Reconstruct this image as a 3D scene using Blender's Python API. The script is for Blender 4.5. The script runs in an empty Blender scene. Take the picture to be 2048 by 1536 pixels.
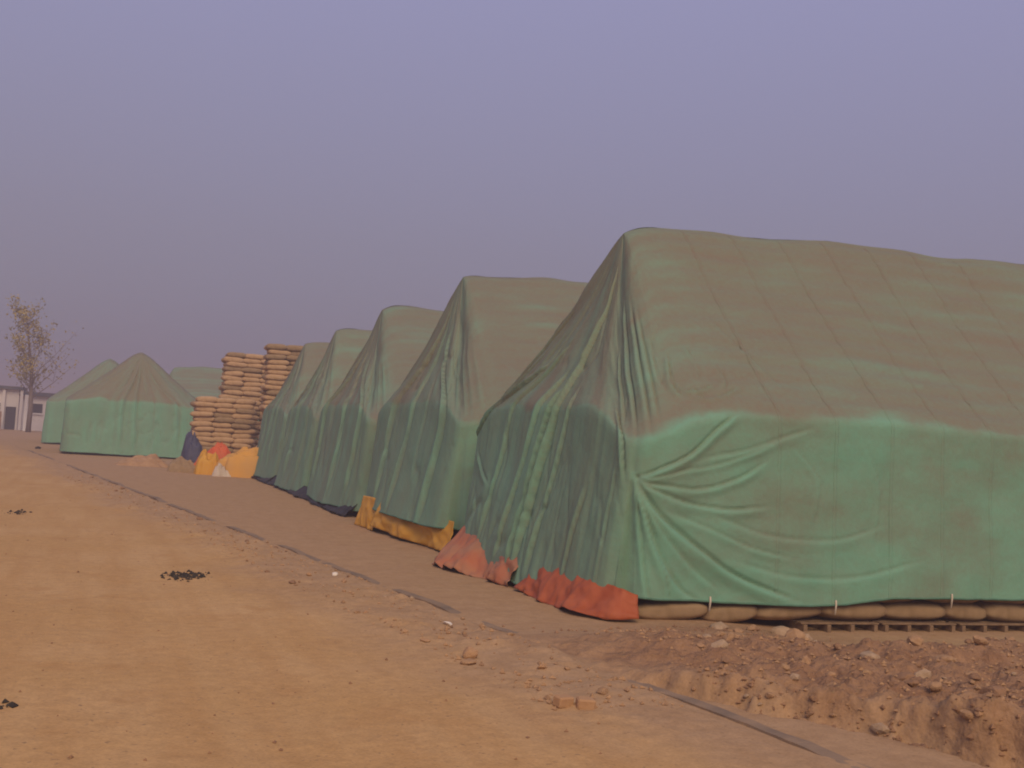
import bpy, bmesh, math, random
import numpy as np
from mathutils import Vector, Matrix

SC = bpy.context.scene
COL = SC.collection
R = math.radians

# ------------------------------------------------------------------ camera, world, sun, exposure
YAW, PITCH, ROLL, EYE = R(19.6), R(2.8), R(3.6), 2.0
cam_data = bpy.data.cameras.new('camera')
cam_data.sensor_width = 36.0
cam_data.lens = 36.0 * 2300 / 2048
cam_data.clip_start, cam_data.clip_end = 0.1, 5000
cam = bpy.data.objects.new('camera', cam_data)
COL.objects.link(cam)
f = Vector((math.sin(YAW)*math.cos(PITCH), math.cos(YAW)*math.cos(PITCH), math.sin(PITCH)))
r0 = Vector((math.cos(YAW), -math.sin(YAW), 0)); u0 = r0.cross(f)
rv = r0*math.cos(ROLL) + u0*math.sin(ROLL); uv = -r0*math.sin(ROLL) + u0*math.cos(ROLL)
m = Matrix((rv, uv, -f)).transposed().to_4x4(); m.translation = (0, 0, EYE)
cam.matrix_world = m
SC.camera = cam

SUN_DIR = Vector((-0.14, -0.80, 0.66)).normalized()          # towards the hazy sun: high behind the camera
sun_el, sun_az = math.asin(SUN_DIR.z), math.atan2(SUN_DIR.x, SUN_DIR.y)
w = bpy.data.worlds.new('World'); SC.world = w; w.use_nodes = True
nt = w.node_tree; nt.nodes.clear()
wo = nt.nodes.new('ShaderNodeOutputWorld'); bg = nt.nodes.new('ShaderNodeBackground')
sky = nt.nodes.new('ShaderNodeTexSky'); sky.sky_type = 'NISHITA'; sky.sun_disc = False
sky.sun_elevation = sun_el; sky.sun_rotation = sun_az; sky.dust_density = 6; sky.air_density = 1.5
tc = nt.nodes.new('ShaderNodeTexCoord'); sx = nt.nodes.new('ShaderNodeSeparateXYZ')
rp = nt.nodes.new('ShaderNodeValToRGB')
rp.color_ramp.elements[0].position = 0.0; rp.color_ramp.elements[0].color = (0.112, 0.105, 0.142, 1)
rp.color_ramp.elements[1].position = 0.40; rp.color_ramp.elements[1].color = (0.160, 0.156, 0.258, 1)
e = rp.color_ramp.elements.new(0.16); e.color = (0.130, 0.120, 0.172, 1)
mx = nt.nodes.new('ShaderNodeMix'); mx.data_type = 'RGBA'; mx.inputs['Factor'].default_value = 0.90
sc_ = nt.nodes.new('ShaderNodeMix'); sc_.data_type = 'RGBA'; sc_.blend_type = 'MULTIPLY'; sc_.inputs['Factor'].default_value = 1
sc_.inputs[7].default_value = (0.06, 0.06, 0.06, 1)
nt.links.new(tc.outputs['Generated'], sx.inputs[0]); nt.links.new(sx.outputs['Z'], rp.inputs['Fac'])
nt.links.new(sky.outputs[0], sc_.inputs[6]); nt.links.new(sc_.outputs[2], mx.inputs[6])
nt.links.new(rp.outputs[0], mx.inputs[7]); nt.links.new(mx.outputs[2], bg.inputs['Color'])
bg.inputs['Strength'].default_value = 1.0
nt.links.new(bg.outputs[0], wo.inputs[0])

sl = bpy.data.lights.new('sun', 'SUN'); sl.energy = 1.15; sl.angle = R(36); sl.color = (1.0, 0.76, 0.48)
so = bpy.data.objects.new('sun', sl); COL.objects.link(so)
so.rotation_euler = SUN_DIR.to_track_quat('Z', 'Y').to_euler(); so.location = (0, -20, 30)

vs = SC.view_settings; vs.view_transform = 'Standard'; vs.look = 'None'; vs.gamma = 1; vs.exposure = 1.0
SC.display_settings.display_device = 'sRGB'
SC.render.engine = 'CYCLES'
SC.cycles.use_denoising = True
SC.cycles.pixel_filter_type = 'BLACKMAN_HARRIS'; SC.cycles.filter_width = 1.9
SC.cycles.volume_bounces = 1; SC.cycles.max_bounces = 6

# ------------------------------------------------------------------ helpers
def hash2(ix, iy, seed):
    n = (ix.astype(np.int64)*374761393 + iy.astype(np.int64)*668265263 + seed*1442695041) & 0xffffffff
    n = ((n ^ (n >> 13)) * 1274126177) & 0xffffffff
    n = n ^ (n >> 16)
    return (n & 0xffffff) / float(0xffffff)
def vnoise(x, y, seed=0):
    x, y = np.broadcast_arrays(np.asarray(x, float), np.asarray(y, float))
    ix, iy = np.floor(x), np.floor(y); fx, fy = x-ix, y-iy
    fx = fx*fx*fx*(fx*(fx*6-15)+10); fy = fy*fy*fy*(fy*(fy*6-15)+10)
    a, b = hash2(ix, iy, seed), hash2(ix+1, iy, seed); c, d = hash2(ix, iy+1, seed), hash2(ix+1, iy+1, seed)
    return (a*(1-fx)+b*fx)*(1-fy) + (c*(1-fx)+d*fx)*fy
def fbm(x, y, seed=0, oct=4):
    s, a, n = 0, 0.5, 0
    for k in range(oct):
        s = s + a*(vnoise(np.asarray(x)*2**k+k*7.3, np.asarray(y)*2**k-k*3.1, seed+k)-0.5); n += a; a *= 0.5
    return s/n*2      # about -1..1
def worley(x, y, seed=0):
    x, y = np.asarray(x, float), np.asarray(y, float); ix, iy = np.floor(x), np.floor(y); d = np.full(x.shape, 9.0)
    for i in (-1, 0, 1):
        for j in (-1, 0, 1):
            cx, cy = ix+i, iy+j
            d = np.minimum(d, (cx+hash2(cx, cy, seed)-x)**2+(cy+hash2(cx, cy, seed+7)-y)**2)
    return np.sqrt(d)
def sstep(a, b, x):
    t = np.clip((np.asarray(x, float)-a)/(b-a), 0, 1); return t*t*(3-2*t)

def mesh_obj(name, verts, faces, mat=None, parent=None, smooth=True):
    me = bpy.data.meshes.new(name)
    me.from_pydata([tuple(v) for v in verts], [], [tuple(f) for f in faces])
    if smooth: me.polygons.foreach_set('use_smooth', [True]*len(me.polygons))
    if mat: me.materials.append(mat)
    me.update()
    o = bpy.data.objects.new(name, me); COL.objects.link(o)
    if parent: o.parent = parent
    return o
def grid_faces(nr, nc, close=False):
    i = np.arange(nr-1)[:, None]; j = np.arange(nc if close else nc-1)[None, :]
    j2 = (j+1) % nc
    a = i*nc+j; b = i*nc+j2; c = (i+1)*nc+j2; d = (i+1)*nc+j
    return np.stack([a, b, c, d], -1).reshape(-1, 4)
def grid_obj(name, P, mat, parent=None, attrs=None, close=False, flip=False):
    nr, nc = P.shape[:2]
    fc = grid_faces(nr, nc, close)
    if flip: fc = fc[:, ::-1]
    me = bpy.data.meshes.new(name)
    V = P.reshape(-1, 3)
    me.vertices.add(len(V)); me.vertices.foreach_set('co', V.astype(np.float32).ravel())
    me.loops.add(fc.size); me.loops.foreach_set('vertex_index', fc.astype(np.int32).ravel())
    me.polygons.add(len(fc)); me.polygons.foreach_set('loop_start', np.arange(0, fc.size, 4, dtype=np.int32))
    me.polygons.foreach_set('use_smooth', np.ones(len(fc), bool))
    me.materials.append(mat); me.update(calc_edges=True); me.validate()
    for k, v in (attrs or {}).items():
        at = me.attributes.new(k, 'FLOAT', 'POINT'); at.data.foreach_set('value', v.astype(np.float32).ravel())
    o = bpy.data.objects.new(name, me); COL.objects.link(o)
    if parent: o.parent = parent
    return o
def tag(o, label=None, cat=None, group=None, kind=None):
    if label: o['label'] = label
    if cat: o['category'] = cat
    if group: o['group'] = group
    if kind: o['kind'] = kind
    return o
def empty(name, loc, rz=0):
    o = bpy.data.objects.new(name, None); COL.objects.link(o)
    o.location = loc; o.rotation_euler = (0, 0, rz); o.empty_display_size = 0.3
    return o
def box(x0, x1, y0, y1, z0, z1, bev=0.0):
    bm = bmesh.new(); bmesh.ops.create_cube(bm, size=1)
    for v in bm.verts:
        v.co = Vector(((x0+x1)/2+v.co.x*(x1-x0), (y0+y1)/2+v.co.y*(y1-y0), (z0+z1)/2+v.co.z*(z1-z0)))
    if bev: bmesh.ops.bevel(bm, geom=list(bm.edges), offset=bev, segments=1, affect='EDGES')
    return bm
def bm_obj(name, bm, mat, parent=None, smooth=False):
    me = bpy.data.meshes.new(name); bm.to_mesh(me); bm.free()
    me.materials.append(mat)
    if smooth: me.polygons.foreach_set('use_smooth', [True]*len(me.polygons))
    o = bpy.data.objects.new(name, me); COL.objects.link(o)
    if parent: o.parent = parent
    return o
def tube(pts, rads, n=6):
    pts = [Vector(p) for p in pts]; V, F = [], []
    for i, p in enumerate(pts):
        t = (pts[min(i+1, len(pts)-1)] - pts[max(i-1, 0)]).normalized()
        a = t.orthogonal().normalized() if abs(t.z) > .9 else t.cross(Vector((0, 0, 1))).normalized()
        b = t.cross(a)
        for k in range(n):
            an = 2*math.pi*k/n
            V.append(p + (a*math.cos(an)+b*math.sin(an))*rads[i])
        if i:
            for k in range(n):
                k2 = (k+1) % n
                F.append(((i-1)*n+k, (i-1)*n+k2, i*n+k2, i*n+k))
    F.append(tuple(range(n))[::-1]); F.append(tuple(range((len(pts)-1)*n, len(pts)*n)))
    return V, F

# ------------------------------------------------------------------ materials
def new_mat(name):
    mt = bpy.data.materials.new(name); mt.use_nodes = True
    n = mt.node_tree; b = n.nodes['Principled BSDF']
    b.inputs['Specular IOR Level'].default_value = 0.25
    return mt, n, b
def noise_mat(name, c1, c2, scale=6, rough=0.9, bump=0.2, bscale=40, obj=True, detail=6, bdist=0.02):
    mt, n, b = new_mat(name)
    tcn = n.nodes.new('ShaderNodeTexCoord')
    no = n.nodes.new('ShaderNodeTexNoise'); no.inputs['Scale'].default_value = scale; no.inputs['Detail'].default_value = detail
    ra = n.nodes.new('ShaderNodeValToRGB')
    ra.color_ramp.elements[0].position = .32; ra.color_ramp.elements[1].position = .68
    ra.color_ramp.elements[0].color = (*c1, 1); ra.color_ramp.elements[1].color = (*c2, 1)
    n.links.new(tcn.outputs['Object' if obj else 'Generated'], no.inputs['Vector'])
    n.links.new(no.outputs[0], ra.inputs[0]); n.links.new(ra.outputs[0], b.inputs['Base Color'])
    b.inputs['Roughness'].default_value = rough
    if bump:
        n2 = n.nodes.new('ShaderNodeTexNoise'); n2.inputs['Scale'].default_value = bscale; n2.inputs['Detail'].default_value = 4
        bp = n.nodes.new('ShaderNodeBump'); bp.inputs['Strength'].default_value = bump; bp.inputs['Distance'].default_value = bdist
        n.links.new(tcn.outputs['Object'], n2.inputs['Vector']); n.links.new(n2.outputs[0], bp.inputs['Height'])
        n.links.new(bp.outputs[0], b.inputs['Normal'])
    return mt

def tarp_material(name, green1, green2, dust1, dust2):
    mt, n, b = new_mat(name)
    L = n.links.new
    tcn = n.nodes.new('ShaderNodeTexCoord')
    n1 = n.nodes.new('ShaderNodeTexNoise'); n1.inputs['Scale'].default_value = 2.2; n1.inputs['Detail'].default_value = 6
    n2 = n.nodes.new('ShaderNodeTexNoise'); n2.inputs['Scale'].default_value = 16; n2.inputs['Detail'].default_value = 8; n2.inputs['Roughness'].default_value = .68
    g = n.nodes.new('ShaderNodeMix'); g.data_type = 'RGBA'; g.inputs[6].default_value = (*green1, 1); g.inputs[7].default_value = (*green2, 1)
    d = n.nodes.new('ShaderNodeMix'); d.data_type = 'RGBA'; d.inputs[6].default_value = (*dust1, 1); d.inputs[7].default_value = (*dust2, 1)
    L(tcn.outputs['Object'], n1.inputs['Vector']); L(tcn.outputs['Object'], n2.inputs['Vector'])
    L(n1.outputs[0], g.inputs[0]); L(n1.outputs[0], d.inputs[0])
    at = n.nodes.new('ShaderNodeAttribute'); at.attribute_name = 'dust'
    ad = n.nodes.new('ShaderNodeMath'); ad.operation = 'MULTIPLY_ADD'; ad.inputs[1].default_value = 0.55; 
    sb = n.nodes.new('ShaderNodeMath'); sb.operation = 'SUBTRACT'; sb.inputs[1].default_value = 0.275; sb.use_clamp = True
    L(n2.outputs[0], ad.inputs[0]); L(at.outputs['Fac'], ad.inputs[2]); L(ad.outputs[0], sb.inputs[0])
    mxx = n.nodes.new('ShaderNodeMix'); mxx.data_type = 'RGBA'
    L(sb.outputs[0], mxx.inputs[0]); L(g.outputs[2], mxx.inputs[6]); L(d.outputs[2], mxx.inputs[7])
    L(mxx.outputs[2], b.inputs['Base Color'])
    b.inputs['Roughness'].default_value = 0.8
    b.inputs['Specular IOR Level'].default_value = 0.2
    n3 = n.nodes.new('ShaderNodeTexNoise'); n3.inputs['Scale'].default_value = 5; n3.inputs['Detail'].default_value = 8; n3.inputs['Roughness'].default_value = .6
    bp = n.nodes.new('ShaderNodeBump'); bp.inputs['Strength'].default_value = 0.35; bp.inputs['Distance'].default_value = 0.035
    L(tcn.outputs['Object'], n3.inputs['Vector']); L(n3.outputs[0], bp.inputs['Height']); L(bp.outputs[0], b.inputs['Normal'])
    return mt

M = {}
M['tarp'] = tarp_material('green_tarpaulin', (0.135, 0.315, 0.22), (0.190, 0.375, 0.27), (0.205, 0.168, 0.122), (0.184, 0.158, 0.114))
M['hem'] = noise_mat('tarp_hem', (0.07, 0.16, 0.11), (0.10, 0.20, 0.14), 8, .85, .1)
M['seam'] = noise_mat('tarp_seam', (0.11, 0.20, 0.14), (0.15, 0.22, 0.16), 5, .85, .1)
M['jute'] = noise_mat('jute', (0.42, 0.265, 0.14), (0.50, 0.335, 0.19), 7, .95, .35, 90)
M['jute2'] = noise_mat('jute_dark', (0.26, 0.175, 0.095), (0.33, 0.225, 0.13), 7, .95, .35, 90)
M['orange'] = noise_mat('orange_plastic', (0.34, 0.075, 0.025), (0.40, 0.11, 0.045), 4, .6, .25, 12)
M['orange2'] = noise_mat('dusty_orange_plastic', (0.37, 0.185, 0.105), (0.40, 0.13, 0.065), 3, .7, .25, 12)
M['yellow'] = noise_mat('yellow_plastic', (0.56, 0.27, 0.025), (0.60, 0.32, 0.045), 3, .6, .25, 9)
M['yellowdusty'] = noise_mat('dusty_yellow_plastic', (0.62, 0.315, 0.06), (0.55, 0.30, 0.095), 1.6, .7, .25, 9)
M['blue'] = noise_mat('blue_plastic', (0.045, 0.05, 0.095), (0.07, 0.075, 0.13), 3, .6, .25, 9)
M['red'] = noise_mat('red_plastic', (0.62, 0.10, 0.03), (0.55, 0.13, 0.05), 3, .6, .25, 9)
M['white'] = noise_mat('dusty_white_cloth', (0.50, 0.40, 0.32), (0.60, 0.52, 0.45), 3, .8, .2, 9)
M['black'] = noise_mat('black_plastic_shade', (0.02, 0.02, 0.024), (0.035, 0.033, 0.038), 4, .6, .3, 12)  # ground sheet plastic, its black also standing in for shade under far hems
M['wood'] = noise_mat('weathered_wood', (0.17, 0.11, 0.065), (0.25, 0.165, 0.095), 12, .9, .3, 60)
M['rope'] = noise_mat('pale_cord', (0.50, 0.42, 0.33), (0.62, 0.55, 0.45), 12, .9, .2, 60)
M['clod'] = noise_mat('dry_earth', (0.34, 0.20, 0.105), (0.43, 0.265, 0.145), 5, .97, .5, 25)
M['clod2'] = noise_mat('dark_earth', (0.24, 0.135, 0.075), (0.33, 0.19, 0.105), 5, .97, .5, 25)
M['stone'] = noise_mat('pale_concrete_rubble', (0.36, 0.245, 0.15), (0.44, 0.31, 0.20), 6, .95, .4, 25)
M['brick'] = noise_mat('dusty_brick', (0.38, 0.215, 0.11), (0.44, 0.265, 0.14), 6, .95, .4, 25)
M['pale'] = noise_mat('white_stone', (0.68, 0.60, 0.52), (0.74, 0.68, 0.60), 6, .9, .2, 25)
M['ash'] = noise_mat('black_ash', (0.025, 0.022, 0.02), (0.06, 0.05, 0.04), 14, .97, .4, 40)
M['kerb'] = noise_mat('old_concrete_edging', (0.19, 0.14, 0.10), (0.30, 0.205, 0.13), 3, .95, .35, 30)

# ------------------------------------------------------------------ ground
def kx(Y): return 4.83 - 0.1445*(np.asarray(Y, float)-6.4)
def height(X, Y):
    X = np.asarray(X, float); Y = np.asarray(Y, float); u = X - kx(Y)
    near = np.exp(-np.maximum(Y-8, 0)/30)
    h = 0.012*fbm(X*1.3, Y*1.3, 11, 5) + 0.05*fbm(X*.12, Y*.12, 5, 3)*sstep(14, 40, Y+abs(X))
    h = h + 0.007*np.sin(u*2.3+0.6*fbm(X*.3, Y*.1, 9))*sstep(-.2, -1.2, u)*near            # faint wheel ruts
    rub = sstep(-1.7, -0.9, u)*sstep(0.0, -0.25, u)
    h = h + rub*(0.05*np.maximum(fbm(X*2.2, Y*2.2, 21, 5), -0.2) + 0.035)*sstep(6, 9, Y)   # rubble strip by the edging
    h = h + 0.10*np.exp(-((X-4.9)/1.05)**2-((Y-10.4)/0.75)**2)                             # drift over the edging
    h = h + 0.035*np.exp(-((X-6.8)/1.2)**2-((Y-11.35)/0.5)**2)*(1+.5*fbm(X*2, Y*2, 31))    # earth banked against the sacks
    h = h - 0.11*sstep(6.6, 8.6, X)*sstep(9.4, 11.0, Y)
    # excavated bank: right of the line (4.55,9.0) - (6.2,6.2)
    dx, dy = 1.65, -2.8; L = math.hypot(dx, dy); nx, ny = -dy/L, dx/L                     # normal to the right
    wob = 0.14*fbm(X*1.6, Y*1.6, 41, 4) + 0.09*fbm(X*6, Y*6, 47, 4)
    s = (X-4.55)*nx + (Y-9.0)*ny + wob
    along = sstep(9.6, 8.2, Y)
    top = (0.15+0.12*sstep(8, 6.5, Y)+0.15*fbm(X*1.5, Y*1.5, 51, 5)+0.10*np.abs(fbm(X*3.2, Y*3.2, 57, 5))+0.045*fbm(X*11, Y*11, 59, 3))
    fade = sstep(11.4, 9.3, Y)*sstep(13.5, 10.5, X)
    h = h + sstep(0.0, 0.16, s)*top*fade*np.maximum(along, sstep(0.3, 1.5, s))
    lump = np.maximum(sstep(-.12, .15, s)*fade, .55*rub*sstep(6, 9, Y))
    wx, wy = X+.08*fbm(X*3, Y*3, 93), Y+.08*fbm(X*3, Y*3, 95)
    h = h + lump*(.075*np.maximum(.62-worley(wx*4.2, wy*4.2, 97), 0)*(vnoise(X*1.3, Y*1.3, 98) > .38) + .042*np.maximum(.65-worley(wx*10, wy*10, 99), 0)*sstep(.3, .6, vnoise(X*2, Y*2, 96)))
    h = h + 0.03*np.maximum(fbm(X*3.0, Y*1.4, 91, 4), -.3)*np.exp(-((u-.02)/.08)**2)        # sand blown over the edging
    h = h - 0.09*np.exp(-((s+0.03)/0.07)**2)*along*(0.5+1.0*vnoise(X*1.7, Y*1.7, 61))
    return h
def ground_z(x, y): return float(height(np.array([x]), np.array([y]))[0])

def axis(segs):
    out = []
    for a, b, d0, d1 in segs:
        x = a
        while x < b-1e-6:
            out.append(x); t = (x-a)/(b-a); x += d0*(d1/d0)**t
    out.append(segs[-1][1]); return np.array(out)
ys = axis([(-40, 5, 6, .2), (5, 12, .035, .04), (12, 20, .04, .11), (20, 60, .11, .6), (60, 200, .6, 8), (200, 1800, 8, 260)])
ul = axis([(0, 1.2, .03, .035), (1.2, 6, .035, .06), (6, 20, .06, .7), (20, 900, .7, 140)])
ur = axis([(0, 4, .03, .035), (4, 8, .035, .08), (8, 20, .08, .8), (20, 1200, .8, 160)])
def ground_part(name, us, zone_mat, flip):
    U, Y = np.meshgrid(us, ys); X = U + kx(Y)
    Z = height(X, Y); P = np.stack([X, Y, Z], -1)
    # colour zones: sand on the road, greyer trodden earth on the apron, loose red-brown soil in the bank
    n = fbm(X*.5, Y*.5, 71, 5); n2 = fbm(X*3, Y*3, 73, 4)
    sand = sstep(-0.35, -2.0, U + 0.75*n + 0.30*n2)
    soil = sstep(11.8, 9.6, Y + .6*n)*sstep(-0.3, 0.8, X-4.55+ (Y-9.0)*.55 + .3*n2)
    soil = np.maximum(soil, 0.8*np.exp(-((X-7.0)/1.5)**2-((Y-11.4)/0.6)**2))
    o = grid_obj(name, P, zone_mat, None, {'sand': sand, 'soil': soil}, flip=flip)
    tag(o, kind='structure'); return o
def ground_material():
    mt, n, b = new_mat('dry_ground'); L = n.links.new
    tcn = n.nodes.new('ShaderNodeTexCoord')
    def noi(s, d=6, vec=None):
        q = n.nodes.new('ShaderNodeTexNoise'); q.inputs['Scale'].default_value = s; q.inputs['Detail'].default_value = d
        L(vec or tcn.outputs['Object'], q.inputs['Vector']); return q.outputs[0]
    def mix(fac, a, c, blend='MIX'):
        q = n.nodes.new('ShaderNodeMix'); q.data_type = 'RGBA'; q.blend_type = blend
        if isinstance(fac, float): q.inputs[0].default_value = fac
        else: L(fac, q.inputs[0])
        for k, v in ((6, a), (7, c)):
            if isinstance(v, tuple): q.inputs[k].default_value = (*v, 1)
            else: L(v, q.inputs[k])
        return q.outputs[2]
    def ramp(v, lo, hi):
        q = n.nodes.new('ShaderNodeMapRange'); q.inputs['From Min'].default_value = lo; q.inputs['From Max'].default_value = hi
        L(v, q.inputs['Value']); return q.outputs[0]
    a1 = n.nodes.new('ShaderNodeAttribute'); a1.attribute_name = 'sand'
    a2 = n.nodes.new('ShaderNodeAttribute'); a2.attribute_name = 'soil'
    mp = n.nodes.new('ShaderNodeMapping'); mp.inputs['Rotation'].default_value = (0, 0, R(-8.2)); mp.inputs['Scale'].default_value = (2.6, .22, 1)
    L(tcn.outputs['Object'], mp.inputs['Vector'])
    big = ramp(noi(.45, 5), .35, .65); mid = ramp(noi(3.0, 6), .3, .7); streak = ramp(noi(1.0, 8, mp.outputs[0]), .42, .75)
    sand = mix(big, (0.475, 0.285, 0.118), (0.52, 0.325, 0.150)); sand = mix(streak, sand, (0.45, 0.260, 0.105)); dk = ramp(noi(1.6, 10), .55, .75); sand = mix(dk, sand, (0.43, 0.245, 0.100))
    apron = mix(mid, (0.365, 0.228, 0.122), (0.415, 0.268, 0.150))
    soil = mix(mid, (0.25, 0.138, 0.076), (0.325, 0.192, 0.108))
    c = mix(a1.outputs['Fac'], apron, sand); c = mix(a2.outputs['Fac'], c, soil)
    speck = ramp(noi(22, 3), .64, .72); c = mix(speck, c, (0.30, 0.19, 0.10))
    fine = noi(45, 8); c = mix(0.13, c, ramp(fine, .25, .75), 'OVERLAY'); c = mix(0.08, c, ramp(noi(9, 8), .3, .7), 'OVERLAY')
    L(c, b.inputs['Base Color']); b.inputs['Roughness'].default_value = .97; b.inputs['Specular IOR Level'].default_value = .1
    bp = n.nodes.new('ShaderNodeBump'); bp.inputs['Strength'].default_value = .2; bp.inputs['Distance'].default_value = .015
    bp2 = n.nodes.new('ShaderNodeBump'); bp2.inputs['Strength'].default_value = .3; bp2.inputs['Distance'].default_value = .04
    L(noi(28, 5), bp.inputs['Height']); L(noi(5, 6), bp2.inputs['Height']); L(bp2.outputs[0], bp.inputs['Normal'])
    bp3 = n.nodes.new('ShaderNodeBump'); bp3.inputs['Distance'].default_value = .07
    L(a2.outputs['Fac'], bp3.inputs['Strength']); L(noi(11, 9), bp3.inputs['Height']); L(bp.outputs[0], bp3.inputs['Normal']); L(bp3.outputs[0], b.inputs['Normal'])
    return mt
M['ground'] = ground_material()
ground_part('dirt_road', -ul[::-1], M['ground'], False)
ground_part('ground', ur, M['ground'], False)

# concrete edging along the road, partly buried by sand
ky = np.linspace(5.6, 62, 900)
prof = [(-0.07, -0.12), (-0.065, 0.014), (0.065, 0.016), (0.07, -0.12)]
P = np.zeros((len(ky), 4, 3))
for k, (du, dz) in enumerate(prof):
    jit = 0.010*fbm(ky*2.0, k*3.0, 81)
    P[:, k, 0] = kx(ky)+0.06+du*(1+.2*fbm(ky*1.2, 0, 83))+jit; P[:, k, 1] = ky
    P[:, k, 2] = -0.008+dz + 0.034*fbm(ky*.9, 1.0, 85, 5) + 0.006*fbm(ky*6, k, 87)
kb = tag(grid_obj('kerb', P, M['kerb'], flip=True), kind='structure')
kb.data.polygons.foreach_set('use_smooth', [False]*len(kb.data.polygons))

# ------------------------------------------------------------------ tarpaulins over the sack stacks
def smooth_rows(A, n, k=2):
    for _ in range(n):
        B = A.copy()
        B[1:-1] = (A[:-2] + 2*A[1:-1] + A[2:])/4
        A = B
    return A
def fold_field(p, q, pts, amp, wid, fade=0.25, both=1.0):
    """signed-distance fold: a raised roll beside a sharp valley along the polyline pts (p,q)"""
    best = np.full(p.shape, 1e9); side = np.zeros(p.shape); tt = np.zeros(p.shape)
    pts = np.array(pts, float); seg = np.hypot(*(pts[1:]-pts[:-1]).T); cum = np.concatenate([[0], np.cumsum(seg)]); tot = cum[-1]
    for i in range(len(pts)-1):
        a, b = pts[i], pts[i+1]; ab = b-a; l2 = ab@ab
        t = np.clip(((p-a[0])*ab[0]+(q-a[1])*ab[1])/l2, 0, 1)
        dx, dy = p-(a[0]+t*ab[0]), q-(a[1]+t*ab[1]); d = np.hypot(dx, dy)
        sd = np.sign(ab[0]*dy-ab[1]*dx)
        m_ = d < best
        best = np.where(m_, d, best); side = np.where(m_, sd, side); tt = np.where(m_, (cum[i]+t*seg[i])/tot, tt)
    d = best*side
    env = sstep(0, fade, tt+1e-3)*sstep(1.0, 1-fade, tt)*0.85 + 0.15*(best < 3*wid)
    env = env*np.exp(-np.maximum(best-wid*2.2, 0)**2/wid**2)
    roll = .60*np.exp(-((d-wid*1.05)/(wid*1.0))**2)+.25*np.exp(-((d-wid*.55)/(wid*.38))**2); val = 1.25*np.exp(-((d+wid*.12)/(wid*.32))**2)
    return amp*env*(roll - 0.8*val*both)
def spline(pts, n=14):
    pts = [np.array(p, float) for p in pts]; P_ = [2*pts[0]-pts[1]]+pts+[2*pts[-1]-pts[-2]]; out = []
    for i in range(1, len(P_)-2):
        for k in range(n):
            t = k/n; a, b, c, d = P_[i-1:i+3]
            out.append(.5*((2*b)+(c-a)*t+(2*a-5*b+4*c-d)*t*t+(3*b-a-3*c+d)*t**3))
    out.append(pts[-1]); return out

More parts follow.
